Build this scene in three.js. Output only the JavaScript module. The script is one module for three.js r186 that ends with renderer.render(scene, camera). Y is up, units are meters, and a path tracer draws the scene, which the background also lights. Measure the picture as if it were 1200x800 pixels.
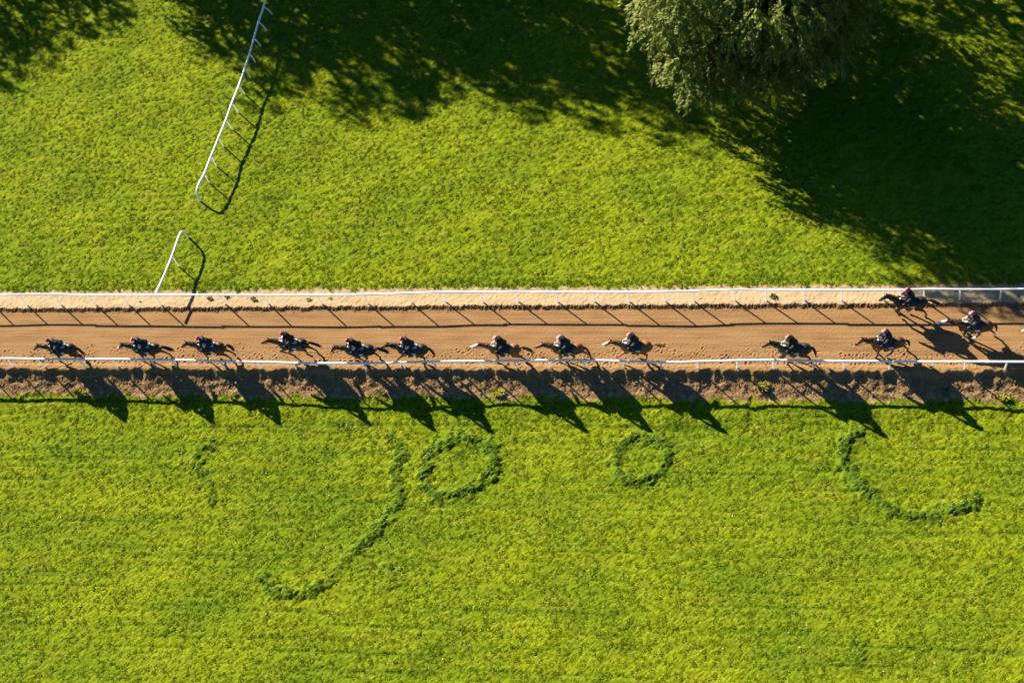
import * as THREE from 'three';
import { Sky } from 'three/addons/objects/Sky.js';
import { mergeGeometries, mergeVertices } from 'three/addons/utils/BufferGeometryUtils.js';
import { createNoise2D, createNoise3D } from 'simplex-noise';

// ---------------------------------------------------------------- camera, sky, sun, exposure
const scene = new THREE.Scene();
const camera = new THREE.PerspectiveCamera(25.0, 1024 / 682, 1, 3000);
camera.position.set(15.906, 69.658, 40.241);
camera.up.set(0.00108, 0.49953, -0.8663);
camera.lookAt(0, 0, 0);

const SUN = new THREE.Vector3(-1.442, 1, -1.186).normalize();      // towards the sun, 28 degrees up
const sky = new Sky();
sky.name = 'sky';
sky.scale.setScalar(2000);
sky.material.uniforms.sunPosition.value.copy(SUN);
sky.material.uniforms.turbidity.value = 2.2;
sky.material.uniforms.rayleigh.value = 0.9;
sky.material.uniforms.mieCoefficient.value = 0.003;
if (sky.material.uniforms.cloudCoverage) sky.material.uniforms.cloudCoverage.value = 0;
scene.add(sky);
scene.environmentIntensity = 0.1;

const sun = new THREE.DirectionalLight(new THREE.Color().setRGB(1, 0.87, 0.66), 5);
sun.position.copy(SUN).multiplyScalar(120);
sun.target.position.set(0, 0, 0);
sun.castShadow = true;
sun.shadow.mapSize.set(4096, 4096);
Object.assign(sun.shadow.camera, { left: -60, right: 60, top: 60, bottom: -60, near: 1, far: 300 });
scene.add(sun, sun.target);

const renderer = new THREE.WebGLRenderer({ antialias: true });
renderer.setSize(1024, 682);
renderer.toneMapping = THREE.LinearToneMapping;
renderer.toneMappingExposure = 4.5;
renderer.shadowMap.enabled = true;
renderer.shadowMap.type = THREE.PCFSoftShadowMap;

// ---------------------------------------------------------------- helpers
function rng(seed) {
  let a = seed >>> 0;
  return () => { a = (a + 0x6D2B79F5) >>> 0; let t = Math.imul(a ^ (a >>> 15), 1 | a); t = (t + Math.imul(t ^ (t >>> 7), 61 | t)) ^ t; return ((t ^ (t >>> 14)) >>> 0) / 4294967296; };
}
const n2 = createNoise2D(rng(11)), n2b = createNoise2D(rng(12)), n2c = createNoise2D(rng(13)), n3 = createNoise3D(rng(14));
const clamp = (v, a = 0, b = 1) => Math.min(b, Math.max(a, v));
const lerp = (a, b, t) => a + (b - a) * t;
const smooth = (a, b, v) => { const t = clamp((v - a) / (b - a)); return t * t * (3 - 2 * t); };
const mix3 = (a, b, t) => [lerp(a[0], b[0], t), lerp(a[1], b[1], t), lerp(a[2], b[2], t)];
const taken = new Map();
function numbered(n) { const k = taken.get(n) || 0; taken.set(n, k + 1); return k ? n + '_' + String(k).padStart(3, '0') : n; }
function std(rgb, roughness = 0.9, extra = {}) { return new THREE.MeshStandardMaterial({ color: new THREE.Color().setRGB(...rgb), roughness, ...extra }); }
function vc(roughness = 0.95, extra = {}) { return new THREE.MeshPhysicalMaterial({ vertexColors: true, roughness, specularIntensity: 0.08, ...extra }); }
function mesh(name, geo, mat, parent) { const m = new THREE.Mesh(geo, mat); m.name = name; m.castShadow = m.receiveShadow = true; parent.add(m); return m; }
function thing(name, label, category, pos = [0, 0, 0], group) {
  const g = new THREE.Group(); g.name = numbered(name); g.position.set(...pos); g.userData = { label, category };
  if (group) g.userData.group = group;
  scene.add(g); return g;
}
function structure(name, geo, mat) { const m = mesh(name, geo, mat, scene); m.userData.kind = 'structure'; return m; }
// tapered tube along points with parallel-transported rings and closed ends
function tube(pts, radii, sides = 8, squash = 1) {
  const P = pts.map((p) => new THREE.Vector3(...p)), n = P.length, pos = [], idx = [];
  const T = P.map((p, i) => new THREE.Vector3().subVectors(P[Math.min(i + 1, n - 1)], P[Math.max(i - 1, 0)]).normalize());
  let N = new THREE.Vector3(0, 1, 0); if (Math.abs(T[0].y) > 0.9) N.set(1, 0, 0);
  N.addScaledVector(T[0], -N.dot(T[0])).normalize();
  for (let i = 0; i < n; i++) {
    N.addScaledVector(T[i], -N.dot(T[i])).normalize();
    const B = new THREE.Vector3().crossVectors(T[i], N), r = Array.isArray(radii) ? radii[i] : radii;
    for (let k = 0; k < sides; k++) { const a = k / sides * Math.PI * 2, c = Math.cos(a) * r, s = Math.sin(a) * r * squash; pos.push(P[i].x + N.x * c + B.x * s, P[i].y + N.y * c + B.y * s, P[i].z + N.z * c + B.z * s); }
  }
  for (let i = 0; i < n - 1; i++) for (let k = 0; k < sides; k++) { const a = i * sides + k, b = i * sides + (k + 1) % sides; idx.push(a, a + sides, b, b, a + sides, b + sides); }
  for (const e of [0, n - 1]) { const c = pos.length / 3; pos.push(P[e].x, P[e].y, P[e].z); for (let k = 0; k < sides; k++) { const a = e * sides + k, b = e * sides + (k + 1) % sides; if (e) idx.push(c, b, a); else idx.push(c, a, b); } }
  const g = new THREE.BufferGeometry();
  g.setAttribute('position', new THREE.Float32BufferAttribute(pos, 3)); g.setIndex(idx); g.computeVertexNormals();
  return g;
}
function paint(geo, fn) {
  const p = geo.attributes.position, c = new Float32Array(p.count * 3);
  for (let i = 0; i < p.count; i++) { const v = fn(p.getX(i), p.getY(i), p.getZ(i)); c.set(v, i * 3); }
  geo.setAttribute('color', new THREE.BufferAttribute(c, 3)); return geo;
}

// ---------------------------------------------------------------- the lie of the land (x along the gallop, +z towards the lower meadow, track at y = 0)
const edgeGrassFar = (x) => -3.3 + 0.09 * n2(x * 0.9, 3) + 0.07 * n2(x * 3.1, 9);
const edgeVerge = (x) => -2.2 + 0.05 * n2(x * 1.3, 21) + 0.05 * n2(x * 5.1, 29);
const edgeCrest = (x) => 1.76 + 0.07 * n2(x * 0.7, 41) + 0.09 * n2(x * 1.7, 47) + 0.018 * n2(x * 7, 49);
const edgeGrassNear = (x) => 3.14 + 0.16 * n2(x * 0.4, 61) + 0.16 * n2(x * 1.4, 67) + 0.1 * n2(x * 4, 69);
// lusher rings left by fungi in the lower meadow: strips of taller, darker grass
const RINGS = [
  { w: 0.30, s: 1, p: [[-4.08, 7.02], [-3.9, 6.28], [-3.2, 5.68], [-2.09, 5.36], [-0.91, 5.75], [-0.47, 6.48], [-0.64, 7.45], [-1.32, 8.18], [-2.4, 8.6], [-3.25, 8.68], [-3.95, 7.95], [-4.08, 7.02]] },
  { w: 0.26, s: 0.9, p: [[5.89, 6.14], [6.41, 5.41], [7.27, 5.16], [8.16, 5.53], [8.46, 6.25], [8.11, 7.06], [7.19, 7.65], [6.46, 7.57], [5.94, 7], [5.89, 6.14]] },
  { w: 0.30, s: 0.95, p: [[17.92, 4.79], [17.28, 5.51], [17.36, 6.68], [18.08, 7.82], [19.07, 8.71], [20.06, 9.18], [21.25, 9.24], [22.46, 8.86], [23.46, 8.4]] },
  { w: 0.30, s: 0.9, p: [[-6.25, 5.31], [-5.42, 6.3], [-5.68, 7.04], [-5.41, 8.02], [-5.34, 9.22], [-5.99, 10.42], [-6.94, 11.61]] },
  { w: 0.28, s: 0.9, p: [[-8.63, 13.73], [-9.68, 14.18], [-11.06, 14.04], [-11.96, 13.38]] },
  { w: 0.22, s: 0.35, p: [[-6.94, 11.61], [-7.69, 12.56], [-8.63, 13.73]] },
  { w: 0.3, s: 0.7, p: [[-16.1, 5.9], [-16.72, 6.4], [-16.61, 7.22], [-15.95, 8.06], [-15.48, 9.18]] },
  { w: 0.45, s: 0.4, p: [[-5.3, 12.6], [-4.9, 13.3]] }, { w: 0.45, s: 0.5, p: [[17.7, 15.8], [17.8, 16.4]] }, { w: 0.4, s: 0.35, p: [[23.5, 12], [23.8, 12.4]] },
  { w: 0.5, s: 0.3, p: [[-9.3, 4.4], [-7.4, 5], [-6.3, 5.3]] },
];
for (const r of RINGS) {
  const cl = r.p.length > 6 && r.p[0][0] === r.p[r.p.length - 1][0], q = cl ? r.p.slice(0, -1) : r.p;
  if (r.p.length > 2) r.p = new THREE.CatmullRomCurve3(q.map(([x, z]) => new THREE.Vector3(x, 0, z)), cl).getPoints(q.length * 4).map((v) => [v.x, v.z]);
  r.w *= 1.5; r.x0 = Math.min(...r.p.map((v) => v[0])) - 1; r.x1 = Math.max(...r.p.map((v) => v[0])) + 1; r.z0 = Math.min(...r.p.map((v) => v[1])) - 1; r.z1 = Math.max(...r.p.map((v) => v[1])) + 1;
}
function ringAt(x, z) {
  if (z < 4 || z > 17.5) return 0;
  let best = 0;
  for (const r of RINGS) {
    if (x < r.x0 || x > r.x1 || z < r.z0 || z > r.z1) continue;
    for (let i = 0; i + 1 < r.p.length; i++) {
      const [ax, az] = r.p[i], [bx, bz] = r.p[i + 1], dx = bx - ax, dz = bz - az;
      const t = clamp(((x - ax) * dx + (z - az) * dz) / (dx * dx + dz * dz));
      const d = Math.hypot(x - ax - dx * t, z - az - dz * t);
      if (d < 1) best = Math.max(best, r.s * (1 - smooth(r.w * 0.1, r.w * (1.25 + 0.75 * n2(x * 1.5, z * 1.5)), d)));
    }
  }
  return best * clamp(1.0 + 0.5 * n2b(x * 1.1, z * 1.1) + 0.25 * n2c(x * 4, z * 4));
}
function mow(x, z) { return smooth(0.35, 0.8, n2b(x * 0.045, z * 2.1 + 30)) + 0.7 * smooth(0.45, 0.85, n2c(x * 0.07 + 9, z * 4.4)); }   // faint grooves of mowing passes along the gallop
function turf(x, z) {   // hummocks of an old meadow
  return 0.045 * n2(x * 0.28, z * 0.34) + 0.02 * n2b(x * 0.8 + z * 0.2, z * 1.6) + 0.014 * n2c(x * 2.0 + z * 0.4, z * 3.8) + 0.012 * n2(x * 6.2, z * 7.5) - (z > 0 ? 0.022 : 0.012) * mow(x, z);
}
const HOOF = [];
{ const r = rng(5); for (let i = 0; i < 2600; i++) { const x = -36 + r() * 70, z = 0.85 + 0.2 * n2(x * 0.15, 90) + (r() + r() + r() - 1.5) * 0.55; if (n2(x * 0.5, z * 1.5 + 70) < -0.15) continue; HOOF.push([x, clamp(z, -1.6, 1.5), 0.04 + r() * 0.05, 0.012 + r() * r() * 0.03]); } for (let i = 0; i < 700; i++) HOOF.push([-36 + r() * 70, 1.2 + r() * 0.3, 0.04 + r() * 0.06, 0.012 + r() * 0.025]); }
const HGRID = new Map();
for (const h of HOOF) { const k = Math.floor(h[0] / 0.4) + ',' + Math.floor(h[1] / 0.4); if (!HGRID.has(k)) HGRID.set(k, []); HGRID.get(k).push(h); }
function hoofs(x, z) {
  let s = 0; const cx = Math.floor(x / 0.4), cz = Math.floor(z / 0.4);
  for (let i = -1; i <= 1; i++) for (let j = -1; j <= 1; j++) { const l = HGRID.get((cx + i) + ',' + (cz + j)); if (l) for (const h of l) { const d = Math.hypot(x - h[0], (z - h[1]) * 1.1) / h[2]; if (d < 2) s += d < 1 ? -h[3] * (1 - d * d) : h[3] * 0.35 * (2 - d) * (d - 1) * 4; } }
  return s;
}
const fall = (t) => -0.5 * t * (1.4 - 0.4 * t);
function ground(x, z) {
  const eg = edgeGrassFar(x), ev = edgeVerge(x), ec = edgeCrest(x), en = edgeGrassNear(x);
  if (z < eg) return 0.12 + turf(x, z) * smooth(eg, eg - 0.5, z) + 0.03;
  if (z < ev) return 0.115 + 0.035 * smooth(ev - 0.9, eg, z) + 0.012 * n2(x * 3, z * 3) + 0.008 * n2b(x * 8, z * 8) + 0.005 * n2c(x * 17, z * 17) - 0.05 * smooth(0.72, 0.9, n2(x * 2.2, z * 3 + 17)) * smooth(-0.1, 0.7, n2c(x * 6, z * 6));
  if (z < ev + 0.3) {     // crumbling edge down to the track
    const t = (z - ev) / 0.3, lump = 0.03 * n2(x * 9, z * 14) + 0.022 * n2b(x * 19, z * 22);
    return lerp(0.115, 0, smooth(0, 0.75, t)) + lump * Math.sin(Math.PI * clamp(t)) * 1.3;
  }
  const ridge = 0.006 * Math.sin(z * 52 + 2.2 * n2(x * 0.25, z * 0.9)) * (0.6 + 0.4 * n2b(x * 0.8, z * 2)) + 0.005 * n2c(x * 6, z * 11) + 0.006 * n2(x * 15, z * 17);
  if (z < 1.3) return ridge + hoofs(x, z);
  if (z < ec) return ridge + hoofs(x, z) + 0.1 * smooth(1.3, 1.6, z) + 0.015 * n2b(x * 2.4, z * 4);
  const lumps = 0.04 * n2(x * 1.1, z * 1.9) + 0.014 * n2b(x * 4.4, z * 5) + 0.012 * n2c(x * 11, z * 12) + 0.011 * n2(x * 24, z * 24);
  const drop = lerp(0.1, -0.09, smooth(ec, ec + 0.2, z)) + fall(clamp((z - ec - 0.12) / (3.15 - ec - 0.12)));
  if (z < en) return drop + lumps * smooth(ec, ec + 0.2, z) * (1 - 0.6 * smooth(en - 0.5, en, z));
  const y0 = -0.09 + fall(clamp((z - ec - 0.12) / (3.15 - ec - 0.12)));
  return lerp(y0, -0.76, clamp((z - en) / 1.6)) + 0.4 * lumps * (1 - smooth(en, en + 0.35, z)) + turf(x, z) * 0.85 * smooth(en, en + 0.4, z) + 0.12 * ringAt(x, z);
}
// colours of the matter itself (linear)
const GRASS_A = [0.113, 0.148, 0.004], GRASS_B = [0.052, 0.096, 0.004], GRASS_C = [0.15, 0.142, 0.018], THATCH = [0.085, 0.088, 0.007];
function grassColour(x, z, ring) {
  const a = 0.5 + 0.5 * n2(x * 0.11, z * 0.16 + 7), b = 0.5 + 0.5 * n2b(x * 0.7, z * 1.1), c = 0.5 + 0.5 * n2c(x * 0.05 + 3, z * 0.9);
  const near = z > 0 ? 1 : 0.45, rut = near * 0.5 * mow(x, z);   // mowing passes run along the gallop
  let col = mix3(GRASS_A, GRASS_B, clamp(0.22 + 0.7 * (a - 0.38) + 0.3 * (b - 0.4) + 0.4 * near * (c - 0.5) + rut));
  col = mix3(col, GRASS_C, 0.4 * smooth(0.66, 0.95, 0.5 + 0.5 * n2(x * 0.33 + 40, z * 0.6)) * (0.5 + 0.5 * n2c(x * 3, z * 3)));
  return mix3(col, [0.030, 0.072, 0.007], ring * 0.92);
}
function earthColour(x, z) {
  const f = n2(x * 9, z * 9) * 0.5 + n2b(x * 21, z * 21) * 0.5, w = n2c(x * 0.4, z * 1.2);
  if (z < edgeVerge(x)) return mix3([0.305, 0.23, 0.142], [0.232, 0.168, 0.098], clamp(0.4 + 0.4 * f + 0.3 * w));
  if (z < edgeVerge(x) + 0.28) return mix3([0.175, 0.108, 0.054], [0.135, 0.08, 0.038], clamp(0.5 + 0.5 * f));
  if (z < 1.4) return mix3([0.19, 0.113, 0.053], [0.132, 0.075, 0.033], clamp(0.42 + 0.35 * f + 0.3 * w + 0.45 * n2(x * 0.1, z * 6) + 0.3 * n2b(x * 0.5, z * 16) + 0.25 * n2c(x * 13, z * 16)));
  if (z < edgeCrest(x)) return mix3([0.19, 0.118, 0.055], [0.15, 0.09, 0.04], clamp(0.5 + 0.5 * f));
  return mix3(mix3([0.2, 0.125, 0.058], [0.125, 0.077, 0.036], clamp(0.5 + 0.6 * f)), [0.25, 0.18, 0.095], 0.75 * smooth(0.2, 0.9, n2b(x * 2.1, z * 2.6) * 0.6 + 0.4 * smooth(2.3, 3.1, z)));
}
function groundColour(x, z) {
  if (z < edgeGrassFar(x) + 0.03 || z > edgeGrassNear(x) - 0.03) return mix3(grassColour(x, z, z > 4 ? ringAt(x, z) : 0), THATCH, 0.15);
  return earthColour(x, z);
}
function axis(lo, hi, step, end0, end1) {   // even steps inside, growing ones outside
  const a = []; for (let v = lo; v < hi - 1e-6; v += step) a.push(v); a.push(hi);
  let s = step, v = lo; if (end0 !== undefined) while (v > end0) { s *= 1.45; v -= s; a.unshift(Math.max(v, end0)); }
  s = step; v = hi; if (end1 !== undefined) while (v < end1) { s *= 1.45; v += s; a.push(Math.min(v, end1)); }
  return a;
}
const hash = (x, z, k = 0) => { const v = Math.sin(x * 127.1 + z * 311.7 + k * 74.7) * 43758.5453; return v - Math.floor(v); };
function sward(x, z, fine = 1) {     // the uneven top of the grass itself
  return (0.034 * fine * (hash(x, z) - 0.5) + 0.009 * n2(x * 4.2 + z, z * 4.8) + 0.012 * n2b(x * 8.5, z * 9)) * (1 + 1.2 * ringAt(x, z));
}
function sheet(xs, zs0, grass) {
  const zs = [zs0[0], ...zs0, zs0[zs0.length - 1]], nz = zs.length;   // first and last rows hang down as a skirt, so that neighbouring sheets meet without cracks
  const pos = new Float32Array(xs.length * zs.length * 3), col = new Float32Array(pos.length), idx = [];
  let o = 0;
  for (let j = 0; j < nz; j++) for (const x of xs) { const z = zs[j]; const end = j === 0 || j === nz - 1; let c = groundColour(x, z), y = ground(x, z) - (end ? 0.2 : 0);
    if (grass && (z < edgeGrassFar(x) || z > edgeGrassNear(x))) { if (j > 1 && j < nz - 2) y += sward(x, z, grass); const k = 0.72 + 0.56 * hash(x, z, 1), w = 0.9 + 0.2 * hash(x, z, 2); c = [c[0] * k * w, c[1] * k, c[2] * k]; }
    pos.set([x, y, z], o); col.set(c, o); o += 3; }
  for (let j = 0; j + 1 < zs.length; j++) for (let i = 0; i + 1 < xs.length; i++) { const a = j * xs.length + i, b = a + xs.length; idx.push(a, b, a + 1, a + 1, b, b + 1); }
  const g = new THREE.BufferGeometry();
  g.setAttribute('position', new THREE.BufferAttribute(pos, 3)); g.setAttribute('color', new THREE.BufferAttribute(col, 3)); g.setIndex(idx); g.computeVertexNormals();
  const N = g.attributes.normal, w = new THREE.Vector3();      // rows beside a skirt take the slope of the ground
  for (const j of [0, 1, nz - 2, nz - 1]) xs.forEach((x, i) => { const z = zs[j], e = 0.04; w.set(ground(x - e, z) - ground(x + e, z), 2 * e, ground(x, z - e) - ground(x, z + e)).normalize(); N.setXYZ(j * xs.length + i, w.x, w.y, w.z); });
  return g;
}
structure('far_meadow', sheet(axis(-38.5, 29.5, 0.085, -420, 420), axis(-27, -3.1, 0.08, -600), 1), vc(1));
structure('sand_verge', sheet(axis(-33, 29, 0.06, -420, 420), axis(-3.1, -2.32, 0.06)), vc(1));
structure('gallop_track', sheet(axis(-33, 29, 0.04, -420, 420), axis(-2.32, 1.6, 0.034)), vc(0.95));
structure('soil_bank', sheet(axis(-32, 28, 0.045, -420, 420), axis(1.6, 3.5, 0.042), 0.35), vc(1));
structure('near_meadow', sheet(axis(-28, 28, 0.08, -420, 420), axis(3.5, 20.6, 0.075, undefined, 400), 1), vc(1));

// ---------------------------------------------------------------- grass: short leaning blades in small tufts, sown in patches
function patchGeometry(seed, tufts, radius, h, w) {
  const r = rng(seed), pos = [], col = [], idx = [];
  for (let t = 0; t < tufts; t++) {
    const ta = r() * 6.283, tq = Math.sqrt(r()) * radius, tx = Math.cos(ta) * tq, tz = Math.sin(ta) * tq, th = 0.65 + r() * 0.7, tone0 = 0.85 + 0.3 * r(), warm = 0.92 + 0.2 * r(), lean = r() * 6.283;
    for (let b = 0; b < 7; b++) {
      const a = r() * 6.283, q = Math.sqrt(r()) * 0.032, x = tx + Math.cos(a) * q, z = tz + Math.sin(a) * q, f = lean + (r() - 0.5) * 4.2, ww = w * (0.7 + 0.6 * r()), len = h * th * (0.7 + 0.6 * r()), el = 0.3 + 0.6 * r(), tone = tone0 * (0.65 + 0.7 * r());
      const up = Math.sin(el) * len, out = Math.cos(el) * len, lx = Math.cos(f) * out, lz = Math.sin(f) * out, px = -Math.sin(f) * ww / 2, pz = Math.cos(f) * ww / 2, o = pos.length / 3;
      pos.push(x - px, -0.015, z - pz, x + px, -0.015, z + pz, x + lx * 0.5 - px * 0.9, up * 0.72, z + lz * 0.5 - pz * 0.9, x + lx * 0.5 + px * 0.9, up * 0.72, z + lz * 0.5 + pz * 0.9, x + lx, up * 0.95, z + lz);
      idx.push(o, o + 1, o + 2, o + 2, o + 1, o + 3, o + 2, o + 3, o + 4);
      for (let k = 0; k < 5; k++) col.push(tone * warm, tone, tone);
    }
  }
  const g = new THREE.BufferGeometry(); g.setAttribute('position', new THREE.Float32BufferAttribute(pos, 3)); g.setAttribute('color', new THREE.Float32BufferAttribute(col, 3)); g.setIndex(idx); g.computeVertexNormals(); return g;
}
const grassMat = new THREE.MeshPhysicalMaterial({ roughness: 0.9, side: THREE.DoubleSide, vertexColors: true, transmission: 0.3, thickness: 0, specularIntensity: 0.06 });
function sow(name, label, geo, cellSize, xs, zs, pick, seed) {
  const list = [], r = rng(seed), m = new THREE.Matrix4(), q = new THREE.Quaternion(), e = new THREE.Euler(), c = new THREE.Color(), s = new THREE.Vector3(), p = new THREE.Vector3();
  for (let z = zs[0]; z < zs[1]; z += cellSize) {
    const [x0, x1] = xs(z);
    for (let x = x0; x < x1; x += cellSize) {
      const px = x + (r() - 0.5) * cellSize * 1.3, pz = z + (r() - 0.5) * cellSize * 1.3, t = pick(px, pz, r);
      if (t) list.push([px, pz, ...t]);
    }
  }
  const im = new THREE.InstancedMesh(geo, grassMat, list.length), up = new THREE.Vector3(0, 1, 0), nn = new THREE.Vector3(), q2 = new THREE.Quaternion();
  list.forEach(([x, z, size, col], k) => {
    const y = ground(x, z); nn.set(ground(x - 0.09, z) - ground(x + 0.09, z), 0.18, ground(x, z - 0.09) - ground(x, z + 0.09)).normalize();
    p.set(x, y, z); q.setFromAxisAngle(up, r() * 6.283); q2.setFromUnitVectors(up, nn); q.premultiply(q2);
    s.set(1, size, 1); im.setMatrixAt(k, m.compose(p, q, s)); im.setColorAt(k, c.setRGB(...col));
  });
  im.name = name; im.castShadow = im.receiveShadow = true; im.userData = { label, category: 'grass', kind: 'stuff' };
  scene.add(im); return im;
}
const patchA = patchGeometry(1, 10, 0.12, 0.042, 0.013);
const tint = (c, r) => { const k = 0.93 + 0.14 * r(), y = 0.97 + 0.08 * r(); return [c[0] * k * y * 1.3, c[1] * k * 1.3, c[2] * k * 1.3]; };
const spanX = (z) => { const t = (z + 26.2) / 45.9; return [lerp(-38.6, -25.8, t), lerp(29, 26.8, t)]; };
const clumpy = (x, z) => 0.95 + 0.28 * n2b(x * 1.9 + z * 0.4, z * 2.6) + 0.22 * n2c(x * 4, z * 5);
sow('far_grass', 'short sunlit grass of the meadow behind the gallop', patchA, 0.195, spanX, [-27.5, -3.1], (x, z, r) => {
  const e = edgeGrassFar(x); if (z > e + 0.03 || (z < e - 0.6 && r() > 0.5)) return null;
  const lush = smooth(-0.55, -0.05, z - e) * 0.8;
  return [Math.max(0.35, clumpy(x, z)) * (1 + 0.5 * lush), tint(mix3(grassColour(x, z, 0), [0.07, 0.105, 0.01], lush * 0.5), r)];
}, 101);
sow('near_grass', 'short sunlit grass of the meadow with dark fungus rings', patchA, 0.195, spanX, [2.7, 20.8], (x, z, r) => {
  const e = edgeGrassNear(x); if (z < e - 0.04) return null;
  const g = ringAt(x, z); if (r() > 0.5) return null;
  return [Math.max(0.35, clumpy(x, z)) * (0.95 + 0.35 * g), tint(grassColour(x, z, g), r)];
}, 102);

// ---------------------------------------------------------------- white running rails
const plastic = new THREE.MeshPhysicalMaterial({ color: new THREE.Color().setRGB(0.82, 0.82, 0.8), roughness: 0.42, specularIntensity: 0.6 });
const plasticPost = new THREE.MeshPhysicalMaterial({ color: new THREE.Color().setRGB(0.84, 0.84, 0.83), roughness: 0.6, transmission: 0.4, thickness: 0 });
// tops: points under the rail [x, z]; bases: feet [x, z]
function runningRail(label, tops, bases, railY, r, cuts, extra = {}) {
  const g = thing('running_rail', label, 'rail', [bases[0][0], ground(bases[0][0], bases[0][1]), bases[0][1]], 'white running rails of the gallop'), o = g.position;
  const loc = (p) => [p[0] - o.x, p[1] - o.y, p[2] - o.z];
  const curve = new THREE.CatmullRomCurve3((extra.line || tops.map(([x, z]) => [x, railY(x), z])).map((p) => new THREE.Vector3(...p)), false, 'centripetal');
  const steps = Math.max(40, tops.length * 10), pts = curve.getPoints(steps);
  for (let c = 0; c < cuts; c++) {
    const a = Math.floor(c / cuts * steps), b = Math.floor((c + 1) / cuts * steps), off = (extra.offset || 0.012) * (c % 2 ? 1 : -1);
    const seg = pts.slice(a, b + 1).map((p) => loc([p.x, p.y + (extra.bent ? 0 : off), p.z + (extra.bent ? 0 : off)]));
    if (c && !extra.bent) { const d = new THREE.Vector3(seg[0][0] - seg[1][0], 0, seg[0][2] - seg[1][2]).setLength(0.06); seg[0] = [seg[0][0] + d.x, seg[0][1] + d.y, seg[0][2] + d.z]; }
    const m = mesh('rail_section', tube(seg, seg.map(() => r + (c % 2 ? 0.003 : 0)), 12), plastic, g);
    if (c && !extra.bent) mesh('joint_sleeve', tube([seg[0], seg[0].map((v, k) => v + (seg[1][k] - seg[0][k]) * 0.5)], r + 0.006, 12), plasticPost, m);
  }
  bases.forEach(([bx, bz], i) => {
    const [tx, tz] = tops[i]; if (extra.skip && extra.skip(i)) return;
    const by = ground(bx, bz), ty = railY(tx) - r * 0.6;
    const seg = []; for (let k = 0; k <= 5; k++) { const t = k / 5; seg.push(loc([lerp(bx, tx, t * t * 0.6 + t * 0.4), lerp(by - 0.08, ty, t), lerp(bz, tz, t * t * 0.6 + t * 0.4)])); }
    mesh('post', tube(seg, seg.map((_, k) => 0.05 - 0.002 * k), 8, 0.85), plasticPost, g);
  });
  return g;
}
const FAR_B = [[-28.68, -2.38], [-26.57, -2.39], [-24.44, -2.38], [-22.39, -2.36], [-20.43, -2.34], [-16.59, -2.38], [-14.03, -2.36], [-10.92, -2.35], [-8.27, -2.35], [-5.81, -2.38], [-3.9, -2.43], [-1.82, -2.4], [0.14, -2.41], [2.29, -2.39], [4.29, -2.39], [6.15, -2.38], [8.08, -2.36], [9.59, -2.37], [11.73, -2.38], [13.37, -2.36], [15.32, -2.38], [17.22, -2.35], [19.33, -2.36], [21.33, -2.37], [23.1, -2.37], [25.08, -2.37]];
const FAR_T = [[-28.74, -2.47], [-26.58, -2.45], [-24.44, -2.41], [-22.46, -2.4], [-20.45, -2.37], [-16.57, -2.31], [-14.08, -2.28], [-10.93, -2.26], [-8.26, -2.3], [-5.82, -2.34], [-3.81, -2.4], [-1.76, -2.39], [0.22, -2.39], [2.37, -2.35], [4.33, -2.35], [6.17, -2.33], [8.06, -2.32], [9.59, -2.35], [11.73, -2.41], [13.37, -2.39], [15.29, -2.36], [17.21, -2.34], [19.29, -2.33], [21.27, -2.35], [23.05, -2.33], [25.04, -2.32]];
const NEAR_B = [[-28.42, 1.65], [-26.49, 1.67], [-24.04, 1.69], [-22.08, 1.66], [-19.76, 1.68], [-18.64, 1.63], [-15.79, 1.7], [-13.69, 1.73], [-11.73, 1.74], [-9.77, 1.74], [-7.77, 1.72], [-5.65, 1.68], [-3.81, 1.74], [-2.77, 1.7], [-1.33, 1.7], [0.43, 1.67], [2.25, 1.66], [4.1, 1.64], [6.11, 1.6], [8.05, 1.68], [9.95, 1.67], [11.95, 1.64], [13.78, 1.69], [15.76, 1.66], [17.29, 1.66], [19.53, 1.7], [21.65, 1.62], [23.16, 1.66], [25.08, 1.7]];
const NEAR_T = [[-28.49, 1.6], [-26.65, 1.61], [-24.16, 1.62], [-22.19, 1.62], [-19.97, 1.64], [-18.68, 1.66], [-15.87, 1.74], [-13.81, 1.78], [-11.73, 1.83], [-9.69, 1.86], [-7.75, 1.85], [-5.65, 1.8], [-3.98, 1.76], [-2.83, 1.74], [-1.31, 1.71], [0.43, 1.68], [2.21, 1.65], [4.02, 1.65], [6.09, 1.7], [8.09, 1.77], [9.99, 1.72], [11.97, 1.66], [13.79, 1.64], [15.75, 1.67], [17.26, 1.69], [19.5, 1.71], [21.59, 1.72], [23.14, 1.71], [25.11, 1.71]];
for (let k = 1; k < 9; k++) {   // the same rails run on past both ends of the view
  FAR_B.push([25.08 + k * 2.05, -2.37]); FAR_T.push([25.04 + k * 2.05, -2.34]); FAR_B.unshift([-28.68 - k * 2.1, -2.38]); FAR_T.unshift([-28.74 - k * 2.1, -2.42]);
  NEAR_B.push([25.08 + k * 2, 1.68]); NEAR_T.push([25.11 + k * 2, 1.7]); NEAR_B.unshift([-28.42 - k * 2, 1.66]); NEAR_T.unshift([-28.49 - k * 2, 1.62]);
}
runningRail('long white running rail on the sandy verge beside the upper meadow', FAR_T, FAR_B, (x) => 1.165 + 0.02 * n2(x * 0.3, 5), 0.046, 13);
runningRail('long white running rail on the crumbling soil bank beside the rutted track edge', NEAR_T, NEAR_B, (x) => 0.91 + 0.015 * n2(x * 0.3, 6), 0.056, 14);
const DIAG_T = [[-17.89, -23.47], [-18, -22.26], [-18.06, -20.9], [-18.11, -19.7], [-18.2, -18.53], [-18.32, -17.18], [-18.5, -15.87], [-18.63, -14.6], [-18.83, -13.26], [-19.03, -11.92], [-19.2, -10.65]];
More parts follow.
